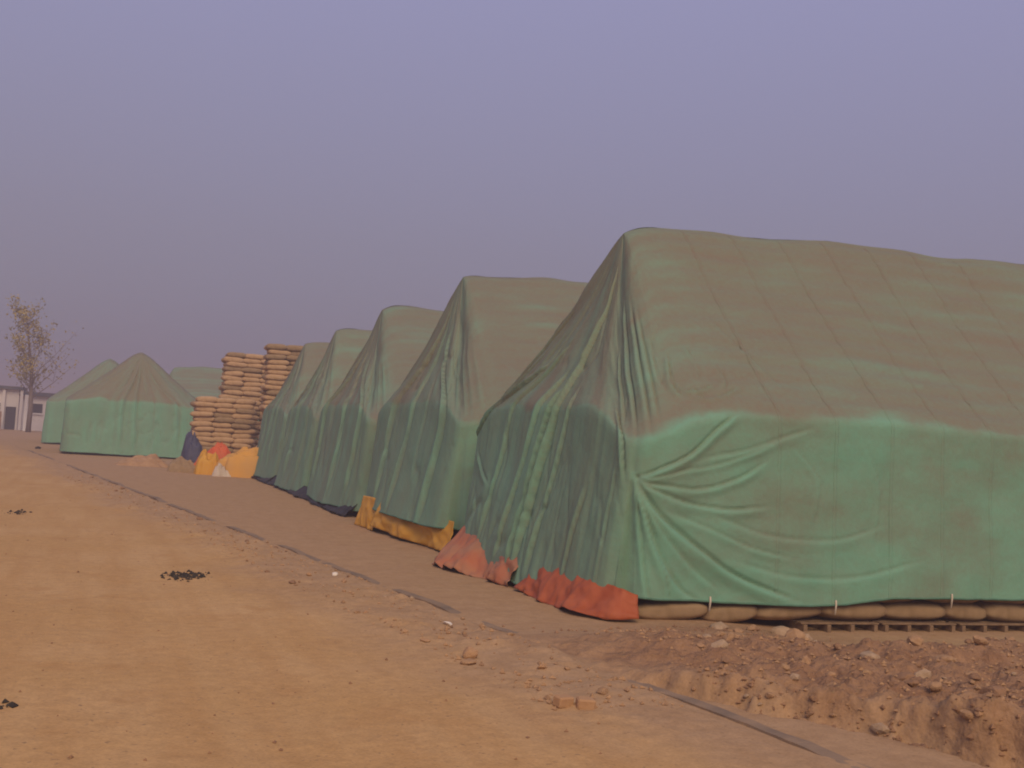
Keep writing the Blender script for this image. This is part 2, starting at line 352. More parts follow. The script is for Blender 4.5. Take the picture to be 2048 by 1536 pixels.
def build_tarp(W, L, zr, ze, inset, seed, hem, fine=0.12, nroof=40, nwall=30, folds=(), dust_wall=0.2, dust_gable=0.5,
               dust_roof=0.86, corner_dip=0.35, bulge=0.3, ridge_wave=0.12, coarse_from=None, rough=1.0, sag=0.04, gsag=0.15, shoulder=.0, pleat=.22, rf=.5, crease=1.3, rise=.03, ks=.085):
    """Local frame: x 0..L is the long side, y 0..W the gable at x=0. p is arc length: 0 at the near corner,
    + along the y=0 side, - along the gable and then the y=W side."""
    cf = coarse_from if coarse_from is not None else L
    pp = np.concatenate([np.arange(-W-L+.15, -W-1.5, .25), np.arange(-W-1.5, min(cf, L), fine), np.arange(min(cf, L), L-.1, .2), [L-.1],
                         L + np.linspace(.05, W-.05, 12)])
    rc = 0.45
    def plan(p):
        x = np.where(p >= 0, p, np.where(p >= -W, 0, -W-p)); y = np.where(p >= 0, 0, np.where(p >= -W, -p, W))
        x = np.where(p > L, L, x); y = np.where(p > L, p-L, y)
        # round the corners
        for cx, cy, sx_, sy_ in ((0, 0, 1, 1), (0, W, 1, -1), (L, 0, -1, 1), (L, W, -1, -1)):
            ax, ay = (x-cx)*sx_, (y-cy)*sy_
            near = (ax < rc) & (ay < rc) & (ax > -1e-6) & (ay > -1e-6)
            k = np.clip((rc-ax-ay)/rc, 0, 1)
            push = .29*rc*k*k
            x = np.where(near, x+push*sx_, x); y = np.where(near, y+push*sy_, y)
        return x, y
    px_, py_ = plan(pp)
    gab = sstep(0.25, -0.35, pp)*sstep(-W-.25, -W+.35, pp)              # 1 on the gable
    lng = 1-gab
    rx = np.clip(px_, inset, L-inset); ry = np.full_like(rx, W*rf)
    rz = zr + ridge_wave*fbm(rx*.55, seed*1.7, seed, 3) + 0.30*ridge_wave*np.sin(rx*2.3+seed) + rise*(rx-inset-2) - shoulder*np.exp(-((rx-inset)/.55)**2)
    dA = np.minimum(np.abs(pp), 9); dB = np.minimum(np.abs(pp+W), 9)
    ez = ze - corner_dip*(np.exp(-(dA/.8)**2)) - .5*corner_dip*np.exp(-(dB/.8)**2) + .05*fbm(pp*.5, 3, seed+3)
    tr = np.linspace(0, 1, nroof); tw = np.linspace(0, 1, nwall)[1:]
    # roof
    eps = .15
    T = tr[:, None]; E_ = eps + .13*gab[None, :]
    g = 1-(np.sqrt(T**2+E_**2)-E_)/(np.sqrt(1+E_**2)-E_)
    conc = np.sin(math.pi*np.clip(tr, 0, 1)**.8)
    gz = g - conc[:, None]*(sag + (gsag-sag)*gab[None, :])
    XR = rx+(px_-rx)*T; YR = ry+(py_-ry)*T
    fr = [YR/(W*rf), (W-YR)/(W*(1-rf)), XR/inset, (L-XR)/inset]
    soft = -ks*np.log(sum(np.exp(-a_/ks) for a_ in fr)+1e-12)        # rounded hips and ridge
    gs = soft + (1-T-soft)*sstep(.70, 1.0, T)
    gz = gs - conc[:, None]*(sag + (gsag-sag)*gab[None, :])
    ZR = ez+(rz-ez)*gz
    # wall with outward flare towards the hem
    hz = hem(pp)
    nx_ = np.where(gab > .5, -1, 0.0); ny_ = np.where(gab > .5, 0, np.where(pp >= 0, -1.0, 1.0))
    nx_ = np.where(pp > L, 1.0, nx_); ny_ = np.where(pp > L, 0, ny_)
    flare = .10 + bulge*gab*np.sin(math.pi*np.clip(-pp/W, 0, 1))**.6 + .05*fbm(pp*.8, 9, seed+7)
    Tw = tw[:, None]
    XW = px_+nx_*flare*Tw**1.3; YW = py_+ny_*flare*Tw**1.3; ZW = ez+(hz-ez)*Tw
    Pm = np.concatenate([np.stack(np.broadcast_arrays(XR, YR, ZR), -1), np.stack(np.broadcast_arrays(XW, YW, ZW), -1)], 0)
    Pm = smooth_rows(Pm, 8 if nroof > 60 else 2)
    for _ in range(int(.35*(nroof/28)**2)+4):
        Q_ = smooth_rows(Pm, 1); wg = (gab*.9)[None, :, None]; Pm = Pm*(1-wg)+Q_*wg
    for _ in range(int(2*(.20/fine)**2)):
        Q_ = Pm[:nroof].copy(); Q_[:, 1:-1] = (Pm[:nroof, :-2]+2*Pm[:nroof, 1:-1]+Pm[:nroof, 2:])/4
        wgt = (sstep(-W-1.6, -W-1.0, pp)*sstep(min(cf, L)*.8, min(cf, L)*.6, pp))[None, :, None]*sstep(1.02, .8, tr)[:, None, None]
        Pm[:nroof] = Pm[:nroof]*(1-wgt)+Q_*wgt
    # path coordinate q measured from the eave
    rl = np.sqrt((px_-rx)**2+(py_-ry)**2+(ez-rz)**2)
    q = np.concatenate([-(1-T)*rl[None, :], (ez-hz)[None, :]*Tw], 0); p = np.broadcast_to(pp, q.shape)
    dp = np.gradient(Pm, axis=1); dq = np.gradient(Pm, axis=0)
    N = np.cross(dp, dq); N /= np.linalg.norm(N, axis=-1, keepdims=True)+1e-9
    # make sure normals point outward
    cen = np.array([L/2, W/2, 1.0]); sgn = np.sign((N*(Pm-cen)).sum(-1, keepdims=True)); N = -N if sgn.mean() < 0 else N
    tau = np.concatenate([np.broadcast_to(T, (nroof, len(pp))), np.broadcast_to(1+Tw, (nwall-1, len(pp)))], 0)
    roofm = sstep(1.06, .94, tau); wallm = 1-roofm
    fan = np.clip(tau*1.6, 0.12, 1)                  # roof coordinates shrink towards the ridge end
    D = np.zeros(q.shape)
    # sack courses pressing through
    D += .012*rough*np.sin(q*2*math.pi/.34+1.5*fbm(p*.8, q*.3, seed+21))*roofm*(.4+.6*vnoise(p*.7, q*.9, seed+22))*(sstep(.5, 2.0, p)+sstep(-W-.5, -W-1.5, p))
    D += .05*rough*fbm(p*.55, q*.6, seed+23, 3)*sstep(.03, .25, tau)
    D += .018*rough*fbm(p*1.8, q*1.4, seed+24, 4)*sstep(.03, .2, tau)
    # hanging folds: high frequency across, stretched along q
    gm = np.broadcast_to(gab, q.shape)
    nearc = np.broadcast_to(np.exp(-(np.maximum(pp, 0)/1.6)**2), q.shape)
    strength = np.maximum(gm*pleat, .4*nearc*roofm) + .10
    c1 = fbm(p*1.5, q*.16, seed+31, 3); c2 = fbm(p*3.6, q*.22, seed+32, 3)
    lowr = .35+.65*sstep(.75, 1.25, tau)
    D += strength*(.065*c1*lowr + .030*(1-2*np.abs(c2))*lowr**2)*fan*sstep(.06, .3, tau)*rough
    # corner pleats along the hips
    rng = random.Random(seed)
    for c0 in (0.0, -W):
        for k in range(4):
            off = c0 + (.02+.20*k)*(1 if c0 == 0 else -1) + rng.uniform(-.05, .05)
            if k == 3: off = c0 - (.28 if c0 == 0 else -.28)
            D += fan*fold_field(p, q, [(off, -3.3+.35*k), (off+rng.uniform(-.03, .03), -.1-.12*k*rng.random())], .050-.006*k, .06, .22)
    def lines(a, b, sd, wd):
        n_ = fbm(a, b, sd, 3); return np.exp(-(n_/wd)**2)
    msk = sstep(-.1, .35, fbm(p*.6, q*.6, seed+61, 2))
    D -= crease*fan*sstep(.08, .3, tau)*(gm*(.022*lines(p*1.1, q*.28, seed+62, .05)+.014*lines(p*1.9, q*.5, seed+63, .06)*msk)
                             + (1-gm)*(1-.85*wallm)*.55*(.010*lines(p*.7, q*1.5, seed+64, .06)*msk + .008*lines(p*1.6+q*.9, q*1.2-p*.4, seed+65, .06)*(1-msk)))
    for fd in folds:
        D += fan*fold_field(p, q, *fd)
    D *= np.clip(1.0, 0, 1)
    Pm = Pm + N*D[..., None]
    # dust: settles on the roof, streaks along the courses; road dust on the gable
    edge = .16*fbm(p*.9, 0*q, seed+40, 4)+.05*fbm(p*4, q*2, seed+41)
    roofd = sstep(.10, -.16, q-edge-.10*fbm(p*1.7, q*2.2, seed+48, 4))
    streak = .6*fbm(p*.35, q*1.6, seed+42, 5)+.6*fbm(p*.8, q*4.5, seed+52, 4); blot = fbm(p*.9, q*.9, seed+43, 5)
    drun = fbm(p*2.6, q*.22, seed+44, 4)
    dust = roofd*(dust_roof+.34*streak+.14*blot+.12*fbm(p*1.2, q*5, seed+49, 3)) + (1-roofd)*(dust_wall+.42*np.maximum(blot+.8*streak+.3*fbm(p*2.5, q*3.5, seed+47, 3), -.35))
    gd = dust_gable+.15*drun+.15*blot
    dust = dust*(1-gm) + gm*np.maximum(gd, roofd*(dust_roof-.12+.35*drun))
    hip = np.exp(-(pp/.9)**2)[None, :]*roofm*sstep(1.0, .75, tau); dust = dust - .30*hip*(.6+.8*drun)
    # rubbed-off dust on sharp rolls, more held in hollows
    curv = D - smooth_rows(smooth_rows(D.T, 5).T, 5)
    dust = dust - np.clip(curv*9, -.10, .14)
    return dict(P=Pm, N=N, pp=pp, q=q, dust=np.clip(np.where(dust > .8, .8+(dust-.8)*.45, dust), 0, .95), W=W, L=L)
def tarp_object(name, loc, rz, T, label, group, seams=(), ties=(), name_cover='cover'):
    root = empty(name, loc, rz); tag(root, label, 'tarpaulin', group)
    grid_obj('cover', T['P'], M['tarp'], root, {'dust': T['dust']}, flip=True)
    hemrow = T['P'][-1]+T['N'][-1]*.004
    sel = np.where((T['pp'] > -T['W']-3))[0]
    pts = [tuple(hemrow[k]) for k in sel]
    if len(pts) > 2:
        V, F = tube(pts, [.014]*len(pts), 5); mesh_obj('hem', V, F, M['hem'], root)
    for s in seams:
        k = int(np.argmin(np.abs(T['pp']-s)))
        c = T['P'][:, k]; nrm = T['N'][:, k]
        t = np.gradient(c, axis=0); t /= np.linalg.norm(t, axis=-1, keepdims=True)+1e-9
        sd = np.cross(t, nrm); r0_ = 3
        Q = np.stack([c-sd*.026+nrm*.001, c-sd*.020+nrm*.006, c+sd*.020+nrm*.006, c+sd*.026+nrm*.001], 1)[r0_:]
        dd = np.repeat(np.clip(T['dust'][r0_:, k]+.05, 0, 1)[:, None], 4, 1)
        grid_obj('seam', Q, M['tarp'], root, {'dust': dd})
    for s in ties:
        k = int(np.argmin(np.abs(T['pp']-s))); c = hemrow[k]+T['N'][-1, k]*.01
        V, F = tube([c+np.array([0, 0, .06]), c+np.array([.004, 0, 0]), c+np.array([-.006, 0, -.12])], [.012, .014, .010], 6)
        mesh_obj('tie_cord', V, F, M['rope'], root)
    return root

GR = 'green tarpaulins over the row of sack stacks'
# --- nearest stack -------------------------------------------------------------
def hem1(p):
    long_ = np.interp(p, [0, .9, 1.9, 2.5, 3.0, 3.7, 5, 8, 20], [.26, .24, .21, .20, .23, .31, .33, .30, .30])
    gable = np.interp(-p, [0, .5, 1.3, 2.2, 3.2, 4.5, 5.4, 6.0], [.25, .19, .12, .07, .08, .16, .30, .37])
    return np.where(p >= 0, long_, np.where(p > -6, gable, .3)) + .012*fbm(p*2.2, 0*p, 7)
C = (.02, .42)
F1 = []
def add(pts, amp, wid, fade=.2, both=1.0): F1.append((spline(pts), amp*.62, wid*.62, fade, both))
add([C, (.35, .40), (.80, .38), (1.15, .16), (1.45, -.05)], .075, .085)
add([C, (.45, .62), (.95, .85), (1.45, .78), (1.85, .55)], .055, .075)
add([C, (.40, .68), (.85, 1.00), (1.35, 1.15), (1.9, 1.12)], .055, .08)
add([C, (.28, .78), (.60, 1.18), (1.02, 1.62), (1.50, 1.97), (2.3, 2.25)], .095, .11, .16)
add([C, (.20, .85), (.42, 1.40), (.72, 1.95), (1.0, 2.2)], .06, .09)
add([C, (.10, .90), (.18, 1.45), (.34, 2.1)], .045, .08)
add([(.9, .50), (1.5, .45), (2.1, .25), (2.5, .12)], .03, .09)
add([(1.0, 1.15), (1.8, 1.45), (2.8, 1.5), (3.6, 1.3)], .022, .10)
add([(1.3, 1.75), (2.2, 1.95), (3.2, 1.95), (4.2, 1.7)], .022, .11)
add([C, (.55, .52), (1.1, .60), (1.6, .48), (2.0, .30)], .03, .06)
add([C, (.32, .95), (.62, 1.42), (.95, 1.85), (1.3, 2.15)], .04, .07)
add([C, (.14, .75), (.30, 1.2), (.5, 1.7), (.62, 2.2)], .035, .06)
add([(.5, .95), (1.0, 1.3), (1.6, 1.6), (2.3, 1.75)], .03, .07)
add([(2.2, .35), (2.6, .8), (2.5, 1.4)], .018, .06)
add([(3.2, .2), (3.5, .9), (3.4, 1.7)], .015, .06)
# pocket hanging on the roof slope
add([(.78, -1.35), (.70, -.85), (.80, -.50)], .07, .07)
add([(.85, -.62), (1.05, -.52), (1.25, -.60)], .08, .045)
add([(.95, -.50), (1.1, -.36), (1.35, -.40), (1.6, -.55)], .07, .05)
add([(1.45, -1.0), (1.5, -.7), (1.42, -.5)], .05, .06)
add([(1.15, -1.5), (1.18, -1.0), (1.10, -.65)], .035, .06)
add([(.55, -1.9), (.50, -1.2), (.58, -.7)], .035, .07)
add([(1.7, -2.1), (2.05, -1.2), (2.35, -.5)], .028, .08)
# heavy hanging folds on the gable
add([(-1.35, -3.0), (-2.1, -1.4), (-2.35, -.3), (-2.55, .8), (-2.75, 2.3)], .20, .11, .12)
add([(-2.45, -.6), (-2.75, .6), (-2.95, 2.3)], .17, .09, .12)
add([(-2.9, -.9), (-3.2, .7), (-3.5, 2.3)], .10, .12, .12)
add([(-1.9, -.5), (-2.1, .8), (-2.35, 2.3)], .08, .09, .15)
add([(-1.0, .9), (-1.15, 1.6), (-1.25, 2.3)], .06, .10)
add([(-.45, -.6), (-.25, .1), (-.15, .5)], .08, .09)
add([(-.35, .3), (-.40, 1.2), (-.42, 2.2)], .035, .07)
add([(-4.2, -1.2), (-4.9, -.35), (-5.6, .1)], .09, .08, .15)
add([(-4.4, -.9), (-5.1, -.1), (-5.9, .35)], .09, .07, .15)
add([(-3.6, -1.6), (-4.1, -.3), (-4.3, .8), (-4.5, 2.2)], .09, .13, .15)
add([(-5.6, .5), (-5.1, .95), (-4.7, 1.2)], .05, .08)
T1 = build_tarp(6.0, 17, 5.50, 2.50, 1.12, 3, hem1, fine=.03, nroof=110, nwall=92, folds=F1, dust_wall=.22, dust_gable=.38,
                corner_dip=.42, bulge=.30, coarse_from=9.0, ridge_wave=.08, pleat=.38, crease=1.2)
tarp_object('tarpaulin', (5.87, 12.2, 0), 0, T1, 'nearest and largest green tarpaulin, heavily pleated at its corner, above exposed sacks', GR,
            seams=[2.0, 2.83, 3.66, 4.45, 5.25, 6.1, 7.0], ties=[-.15, 1.1, 2.85, 4.6])

# --- the row behind -------------------------------------------------------------
def hem_n(h, a, seed):
    return lambda p: h + a*fbm(p*.7, 0*p, seed, 3)
def gable_folds(W, seed, n=4, amp=.13):
    rg = random.Random(seed); out = []
    for k in range(n):
        a = -W*(.12+.76*(k+rg.random()*.7)/n)
        b = -W/2+(a+W/2)*.5
        out.append((spline([(b, -2.6), (a*.5+b*.5, -1.3), (a, 0), (a+rg.uniform(-.2, .2), 2.3)]), amp*rg.uniform(.6, 1.1), .13, .15, 1.0))
    return out
rows = [  # y0, W, L, zr, ze, inset, hem, x0, ridge position, label
    (19.0, 6.6, 16, 5.72, 2.60, 1.05, .40, 5.87, .59, 'second green tarpaulin in the row, yellow sheet hanging below its hem'),
    (26.2, 6.9, 16, 5.70, 2.62, 1.10, .14, 5.90, .63, 'third green tarpaulin from the camera in the long receding row'),
    (33.5, 5.7, 16, 5.42, 2.60, 0.98, .12, 5.92, .52, 'fourth green tarpaulin in the row, only its ridge and narrow gable showing'),
    (39.5, 6.2, 16, 5.40, 2.65, 0.93, .12, 5.95, .43, 'fifth green tarpaulin in the row, beside the uncovered sack piles'),
]
for i, (y0, W, L, zr, ze, ins, hz, x0, rf, lab) in enumerate(rows):
    T = build_tarp(W, L, zr, ze, ins, 20+i*9, hem_n(hz, .05, 60+i), fine=.07 if i < 2 else .10, nroof=60, nwall=46,
                   folds=gable_folds(W, 90+i, 3, .10), dust_wall=.36, dust_gable=.40, coarse_from=5.0, bulge=.34, ridge_wave=.12, rf=rf)
    tarp_object('tarpaulin', (x0, y0, 0), 0, T, lab, GR)
T = build_tarp(6.8, 8.5, 5.62, 2.72, 1.5, 77, hem_n(.10, .05, 70), fine=.09, nroof=50, nwall=40, folds=gable_folds(6.4, 5, 3, .10),
               dust_wall=.2, dust_gable=.12, dust_roof=.95, bulge=.12, ridge_wave=.05, rough=.8, gsag=.04, rise=-.02, ks=.15)
tarp_object('tarpaulin', (5.2, 60.0, 0), R(90), T, 'separate tent-like green tarpaulin far left with its gable towards the camera', GR, seams=[-2.6, -4.4])
T = build_tarp(7.0, 9, 5.95, 2.75, 1.7, 83, hem_n(.10, .05, 71), fine=.12, nroof=40, nwall=30, folds=gable_folds(7, 6, 3, .10),
               dust_wall=.25, dust_gable=.15, dust_roof=.75, rough=.8, gsag=.05, rise=0, ks=.14, bulge=.12, ridge_wave=.05)
tarp_object('tarpaulin', (3.9, 75.5, 0), R(90), T, 'farthest left green tarpaulin, half hidden behind the tent-like one', GR)
T = build_tarp(6.0, 14, 5.5, 2.9, 1.6, 88, hem_n(.12, .05, 72), fine=.12, nroof=40, nwall=30, folds=gable_folds(6, 7, 3, .10),
               dust_wall=.3, dust_gable=.5, dust_roof=.7, bulge=.12, ridge_wave=.10)
tarp_object('tarpaulin', (2.5, 77.0-6.5, 0), 0, T, 'dull green tarpaulin in the gap left of the uncovered sack piles', GR)

# ------------------------------------------------------------------ sacks
def sack_mesh(name, lx, ly, lz, seed, mat, nu=22, nv=12):
    u = np.linspace(0, 2*math.pi, nu, endpoint=False); v = np.linspace(-math.pi/2, math.pi/2, nv)
    V_, U_ = np.meshgrid(v, u, indexing='ij')
    def sp(a, e): return np.sign(a)*np.abs(a)**e
    cu, su = sp(np.cos(U_), .42), sp(np.sin(U_), .42); cv, sv = sp(np.cos(V_), .42), sp(np.sin(V_), .55)
    x, y = cu*cv, su*cv
    corner = np.abs(x*y)
    z = sv*(1-.10*np.abs(y)**4 - .34*np.abs(x)**6 - .25*corner)
    x = x*(1+.05*corner); y = y*(1+.05*corner)
    nz = fbm(x*2.2+seed, y*2.2+z, seed, 3)
    P_ = np.stack([x*lx/2*(1+.03*nz), y*ly/2*(1+.03*nz), (z+.10*nz*np.cos(V_))*lz/2], -1)
    o = grid_obj(name, P_, mat, close=True, flip=True)
    me = o.data; bpy.data.objects.remove(o)
    return me
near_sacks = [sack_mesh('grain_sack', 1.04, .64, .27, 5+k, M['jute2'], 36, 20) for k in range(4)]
far_sacks = [sack_mesh('grain_sack', .92, .66, .275, 15+k, M['jute'] if k % 3 else M['jute2'], 18, 10) for k in range(6)]
rng = random.Random(4)
ordn = ['first', 'second', 'third', 'fourth', 'fifth', 'sixth', 'seventh', 'eighth', 'ninth', 'tenth', 'eleventh']
x = 6.10
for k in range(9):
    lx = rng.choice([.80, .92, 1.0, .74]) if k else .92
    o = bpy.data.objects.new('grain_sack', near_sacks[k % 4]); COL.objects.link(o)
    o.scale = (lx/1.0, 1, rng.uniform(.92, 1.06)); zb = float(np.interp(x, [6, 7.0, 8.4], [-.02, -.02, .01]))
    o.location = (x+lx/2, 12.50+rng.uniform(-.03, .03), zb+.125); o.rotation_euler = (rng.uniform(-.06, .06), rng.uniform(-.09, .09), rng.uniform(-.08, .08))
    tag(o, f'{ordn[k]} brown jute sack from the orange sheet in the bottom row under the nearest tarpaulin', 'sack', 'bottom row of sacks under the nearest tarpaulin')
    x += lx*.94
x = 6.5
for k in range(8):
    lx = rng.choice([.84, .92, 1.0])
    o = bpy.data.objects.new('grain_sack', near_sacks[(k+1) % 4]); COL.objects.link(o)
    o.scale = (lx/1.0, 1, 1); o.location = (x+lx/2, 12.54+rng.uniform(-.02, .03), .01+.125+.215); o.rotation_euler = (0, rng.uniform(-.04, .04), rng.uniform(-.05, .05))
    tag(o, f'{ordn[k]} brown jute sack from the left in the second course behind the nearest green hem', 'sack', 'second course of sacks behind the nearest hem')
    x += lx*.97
ORD = 'top,second,third,fourth,fifth,sixth,seventh,eighth,ninth,tenth,eleventh,twelfth,thirteenth,fourteenth,fifteenth,sixteenth,seventeenth,eighteenth,nineteenth,twentieth,twenty-first,twenty-second,twenty-third,twenty-fourth,lowest'.split(',')
def pile(x0, y0, nx, ny, nz, z0, label, group, seed, step=None):
    rg = random.Random(seed); dx, dy, dz = .80, .58, .208
    for k in range(nz):
        for j in range(ny):
            for i in range(nx):
                if 0 < i and j > 0 and k < nz-1: continue                 # inside the pile, never seen
                if j > 1 and k < nz-1 and i > 0: continue
                o = bpy.data.objects.new('grain_sack', rg.choice(far_sacks)); COL.objects.link(o)
                o.location = (x0+(i+.5)*dx+rg.uniform(-.05, .05)+(.07 if k % 2 else -.03), y0+(j+.5)*dy+rg.uniform(-.06, .06), z0+(k+.5)*dz)
                o.rotation_euler = (rg.uniform(-.05, .05), rg.uniform(-.05, .05), rg.uniform(-.12, .12))
                o.scale = (rg.uniform(.93, 1.08), 1, rg.uniform(.95, 1.12))
                colw = ['left', 'right'][i] if nx == 2 else ['left', 'middle', 'right'][i]
                tag(o, f'tan sack, {ORD[nz-1-k]} course from the top, {colw} column, {["front", "rear"][min(j, 1)]} row, {label}', 'sack', group)
pile(6.28, 47.3, 3, 2, 25, .1, 'tallest uncovered pile', 'sacks of the tallest uncovered pile', 1)
pile(5.05, 51.9, 3, 2, 24, .1, 'pile left of tallest', 'sacks of the second tallest uncovered pile', 2)
pile(3.75, 49.9, 3, 2, 14, .1, 'low stepped pile', 'sacks of the low stepped pile', 3)

# ------------------------------------------------------------------ pallets below the exposed sacks
def pallet(x, y, lab):
    r_ = empty('pallet', (x, y, -.115)); tag(r_, lab, 'pallet', 'pallets below the exposed sacks')
    for dz in (.095,):
        for yy in (.02, .22, .42): bm_obj('top_board', box(0, 1.15, yy, yy+.10, dz, dz+.02, .003), M['wood'], r_)
    for k in range(4):
        xx = .03+k*.345
        bm_obj('block', box(xx, xx+.055, 0, .5, .0, .092, .004), M['wood'], r_)
    return r_
for k, x in enumerate((8.25, 9.45, 10.65)):
    pallet(x, 12.09, f'{ordn[k]} weathered wooden pallet from the left, low under the exposed sacks')

# ------------------------------------------------------------------ plastic sheets hanging below the hems and bundles
def drape(name, path_top, path_bot, mat, label, cat, group=None, seed=1, amp=.05, nu=80, nv=16, freq=3.0):
    s = np.linspace(0, 1, nu)
    def ev(path):
        path = np.array(path, float); d = np.concatenate([[0], np.cumsum(np.linalg.norm(path[1:]-path[:-1], axis=1))]); d /= d[-1]
        return np.stack([np.interp(s, d, path[:, k]) for k in range(3)], -1)
    A, B = ev(path_top), ev(path_bot); v = np.linspace(0, 1, nv)[:, None, None]
    P_ = A[None]*(1-v)+B[None]*v
    slen = np.linalg.norm(np.array(path_bot[-1])-np.array(path_bot[0]))
    n1 = fbm(s[None, :]*slen*freq, v[..., 0]*.8, seed, 4); n2 = 1-2*np.abs(fbm(s[None, :]*slen*freq*1.4+v[..., 0]*.8, v[..., 0]*1.6, seed+3, 3))
    d = B-A; nrm = np.cross(np.gradient(B, axis=0), d); nrm /= np.linalg.norm(nrm, axis=-1, keepdims=True)+1e-9
    if nrm[:, 0].mean() > 0: nrm = -nrm
    env = .35+.65*v[..., 0]
    P_ = P_ + nrm[None]*(amp*(n1+.6*n2)*env)[..., None]
    P_[..., 2] = np.maximum(P_[..., 2], height(P_[..., 0], P_[..., 1])+.006+.0*v[..., 0])
    o = grid_obj(name, P_, mat)
    me = o.data
    md = o.modifiers.new('thickness', 'SOLIDIFY'); md.thickness = .003
    return tag(o, label, cat, group)
G = ground_z
def gz(x, y, dz=.01): return (x, y, G(x, y)+dz)
drape('plastic_sheet', [(6.05, 12.16, .30), (5.86, 12.19, .36), (5.74, 12.6, .40), (5.66, 13.6, .45), (5.64, 14.5, .42)],
      [gz(5.98, 12.0), gz(5.66, 12.06), gz(5.42, 12.5), gz(5.34, 13.5), gz(5.45, 14.55)], M['orange'],
      'bright orange red plastic sheet bulging below the nearest tarpaulin corner', 'plastic sheet', seed=5, amp=.11, freq=2.2)
drape('plastic_sheet', [(5.64, 14.7, .40), (5.60, 15.6, .42), (5.64, 16.6, .5), (5.74, 17.9, .6)],
      [gz(5.36, 14.8), gz(5.30, 15.6), gz(5.02, 16.5), gz(5.0, 17.3)], M['orange2'],
      'dusty pale orange plastic sheet below the far end of the nearest tarpaulin', 'plastic sheet', seed=9, amp=.16, freq=2.0)
drape('plastic_sheet', [(5.85, 18.9, .55), (5.58, 21.6, .6), (5.54, 22.6, .62), (5.54, 22.9, .62)],
      [gz(5.75, 18.7, .02), gz(5.50, 21.2, .04), gz(5.44, 22.4, .08), gz(5.42, 22.9, .08)], M['yellow'],
      'crumpled yellow plastic sheet in the shade below the second tarpaulin', 'plastic sheet', seed=12, amp=.14, freq=.9)
drape('plastic_sheet', [(5.52, 22.85, .62), (5.48, 23.6, .64), (5.48, 24.5, .62)],
      [gz(5.36, 22.85), gz(5.34, 23.6), gz(5.34, 24.4)], M['yellow'],
      'bright yellow plastic sheet hanging upright below the second tarpaulin', 'plastic sheet', seed=15, amp=.08, freq=1.2)
for (ya, yb, xx, lab) in ((26.4, 33.8, 5.56, 'black plastic ground sheet edge doubling as the shade under the third tarpaulin'),
                          (34.2, 39.4, 5.60, 'black plastic ground sheet edge doubling as the shade under the fourth tarpaulin'),
                          (39.6, 45.2, 5.62, 'black plastic ground sheet edge doubling as the shade under the fifth tarpaulin')):
    yy = np.linspace(ya, yb, 9); rr = random.Random(int(ya))  # black sheet edges that also paint in the dark shade of the hem gaps
    drape('ground_sheet_shade', [(xx+.22, y, .30) for y in yy], [gz(xx-.10+rr.uniform(-.10, .06), y, .02) for y in yy], M['black'], lab, 'ground sheet', 'black ground sheets doubling as hem shade', seed=int(ya), amp=.06, nu=120, nv=8)

def heap(name, cx, cy, lx, ly, hgt, mat, label, seed, rz=0, cat='bundle', nu=48, amp=.18, e=.45):
    th = np.linspace(0, 2*math.pi, nu, endpoint=False); rr = np.linspace(0, 1, 22)
    RR, TH = np.meshgrid(rr, th, indexing='ij')
    x = np.sign(np.cos(TH))*np.abs(np.cos(TH))**.6*RR; y = np.sign(np.sin(TH))*np.abs(np.sin(TH))**.6*RR
    z = np.maximum(1-RR**2.6, 0)**e
    n = fbm(x*2.2+seed, y*2.2, seed, 4); n2 = 1-2*np.abs(fbm(x*3.4, y*3.4+seed, seed+5, 3))
    rad = 1+.34*fbm(np.cos(TH)*1.6, np.sin(TH)*1.6+seed, seed+9, 3)*RR
    n3 = (1-2*np.abs(fbm(x*1.7+3, y*1.7-seed, seed+15, 4)))*sstep(.05, .5, RR); n2 = n2*sstep(.05, .5, RR)
    rad = rad*(1+.10*fbm(np.cos(TH)*4, np.sin(TH)*4, seed+19, 3)*RR)
    z = z*(1+amp*1.6*n+amp*.9*n3*(1-RR**6))+amp*.25*n2*(1-RR**4)
    z = z*(1+.35*math.sin(seed*2.1)*x+.2*math.cos(seed*1.3)*y)
    P_ = np.stack([x*lx/2*rad, y*ly/2*rad, np.maximum(z, 0)*hgt], -1)
    o = grid_obj(name, P_, mat, close=True)
    o.location = (cx, cy, G(cx, cy)-.02); o.rotation_euler = (0, 0, rz)
    return tag(o, label, cat)
heap('folded_sheet', 5.30, 44.3, 2.25, 1.3, .88, M['yellowdusty'], 'large dusty yellow sheet bundle beside the fifth tarpaulin', 3, R(-14), amp=.28, e=.50)
heap('folded_sheet', 4.05, 45.0, 1.05, .9, .62, M['yellow'], 'small bright yellow sheet bundle left of the large one', 8, 0, amp=.35, e=.7)
heap('folded_sheet', 4.42, 43.9, .65, .5, .26, M['white'], 'dirty white cloth bundle between two yellow bundles', 14, .3, amp=.5, e=.6)
heap('folded_sheet', 4.30, 46.1, 1.4, .8, .85, M['red'], 'red orange sheet bundle behind the small yellow bundle', 19, 0, amp=.35, e=.45)
heap('folded_sheet', 3.75, 48.6, 1.0, 1.0, 1.15, M['blue'], 'dark blue sheet heaped against the low stepped sack pile', 23, 0, amp=.25, e=.6)
heap('folded_sheet', 3.35, 46.0, 1.4, .8, .36, M['jute2'], 'flat brown cloth heap left of the yellow bundles', 29, 0, amp=.4)
heap('soil_heap', 1.75, 50.0, 2.3, 1.6, .35, M['clod'], 'low brown soil heap on the verge before the tent-like tarpaulin', 37, .2, cat='soil heap', amp=.35, e=1.0)

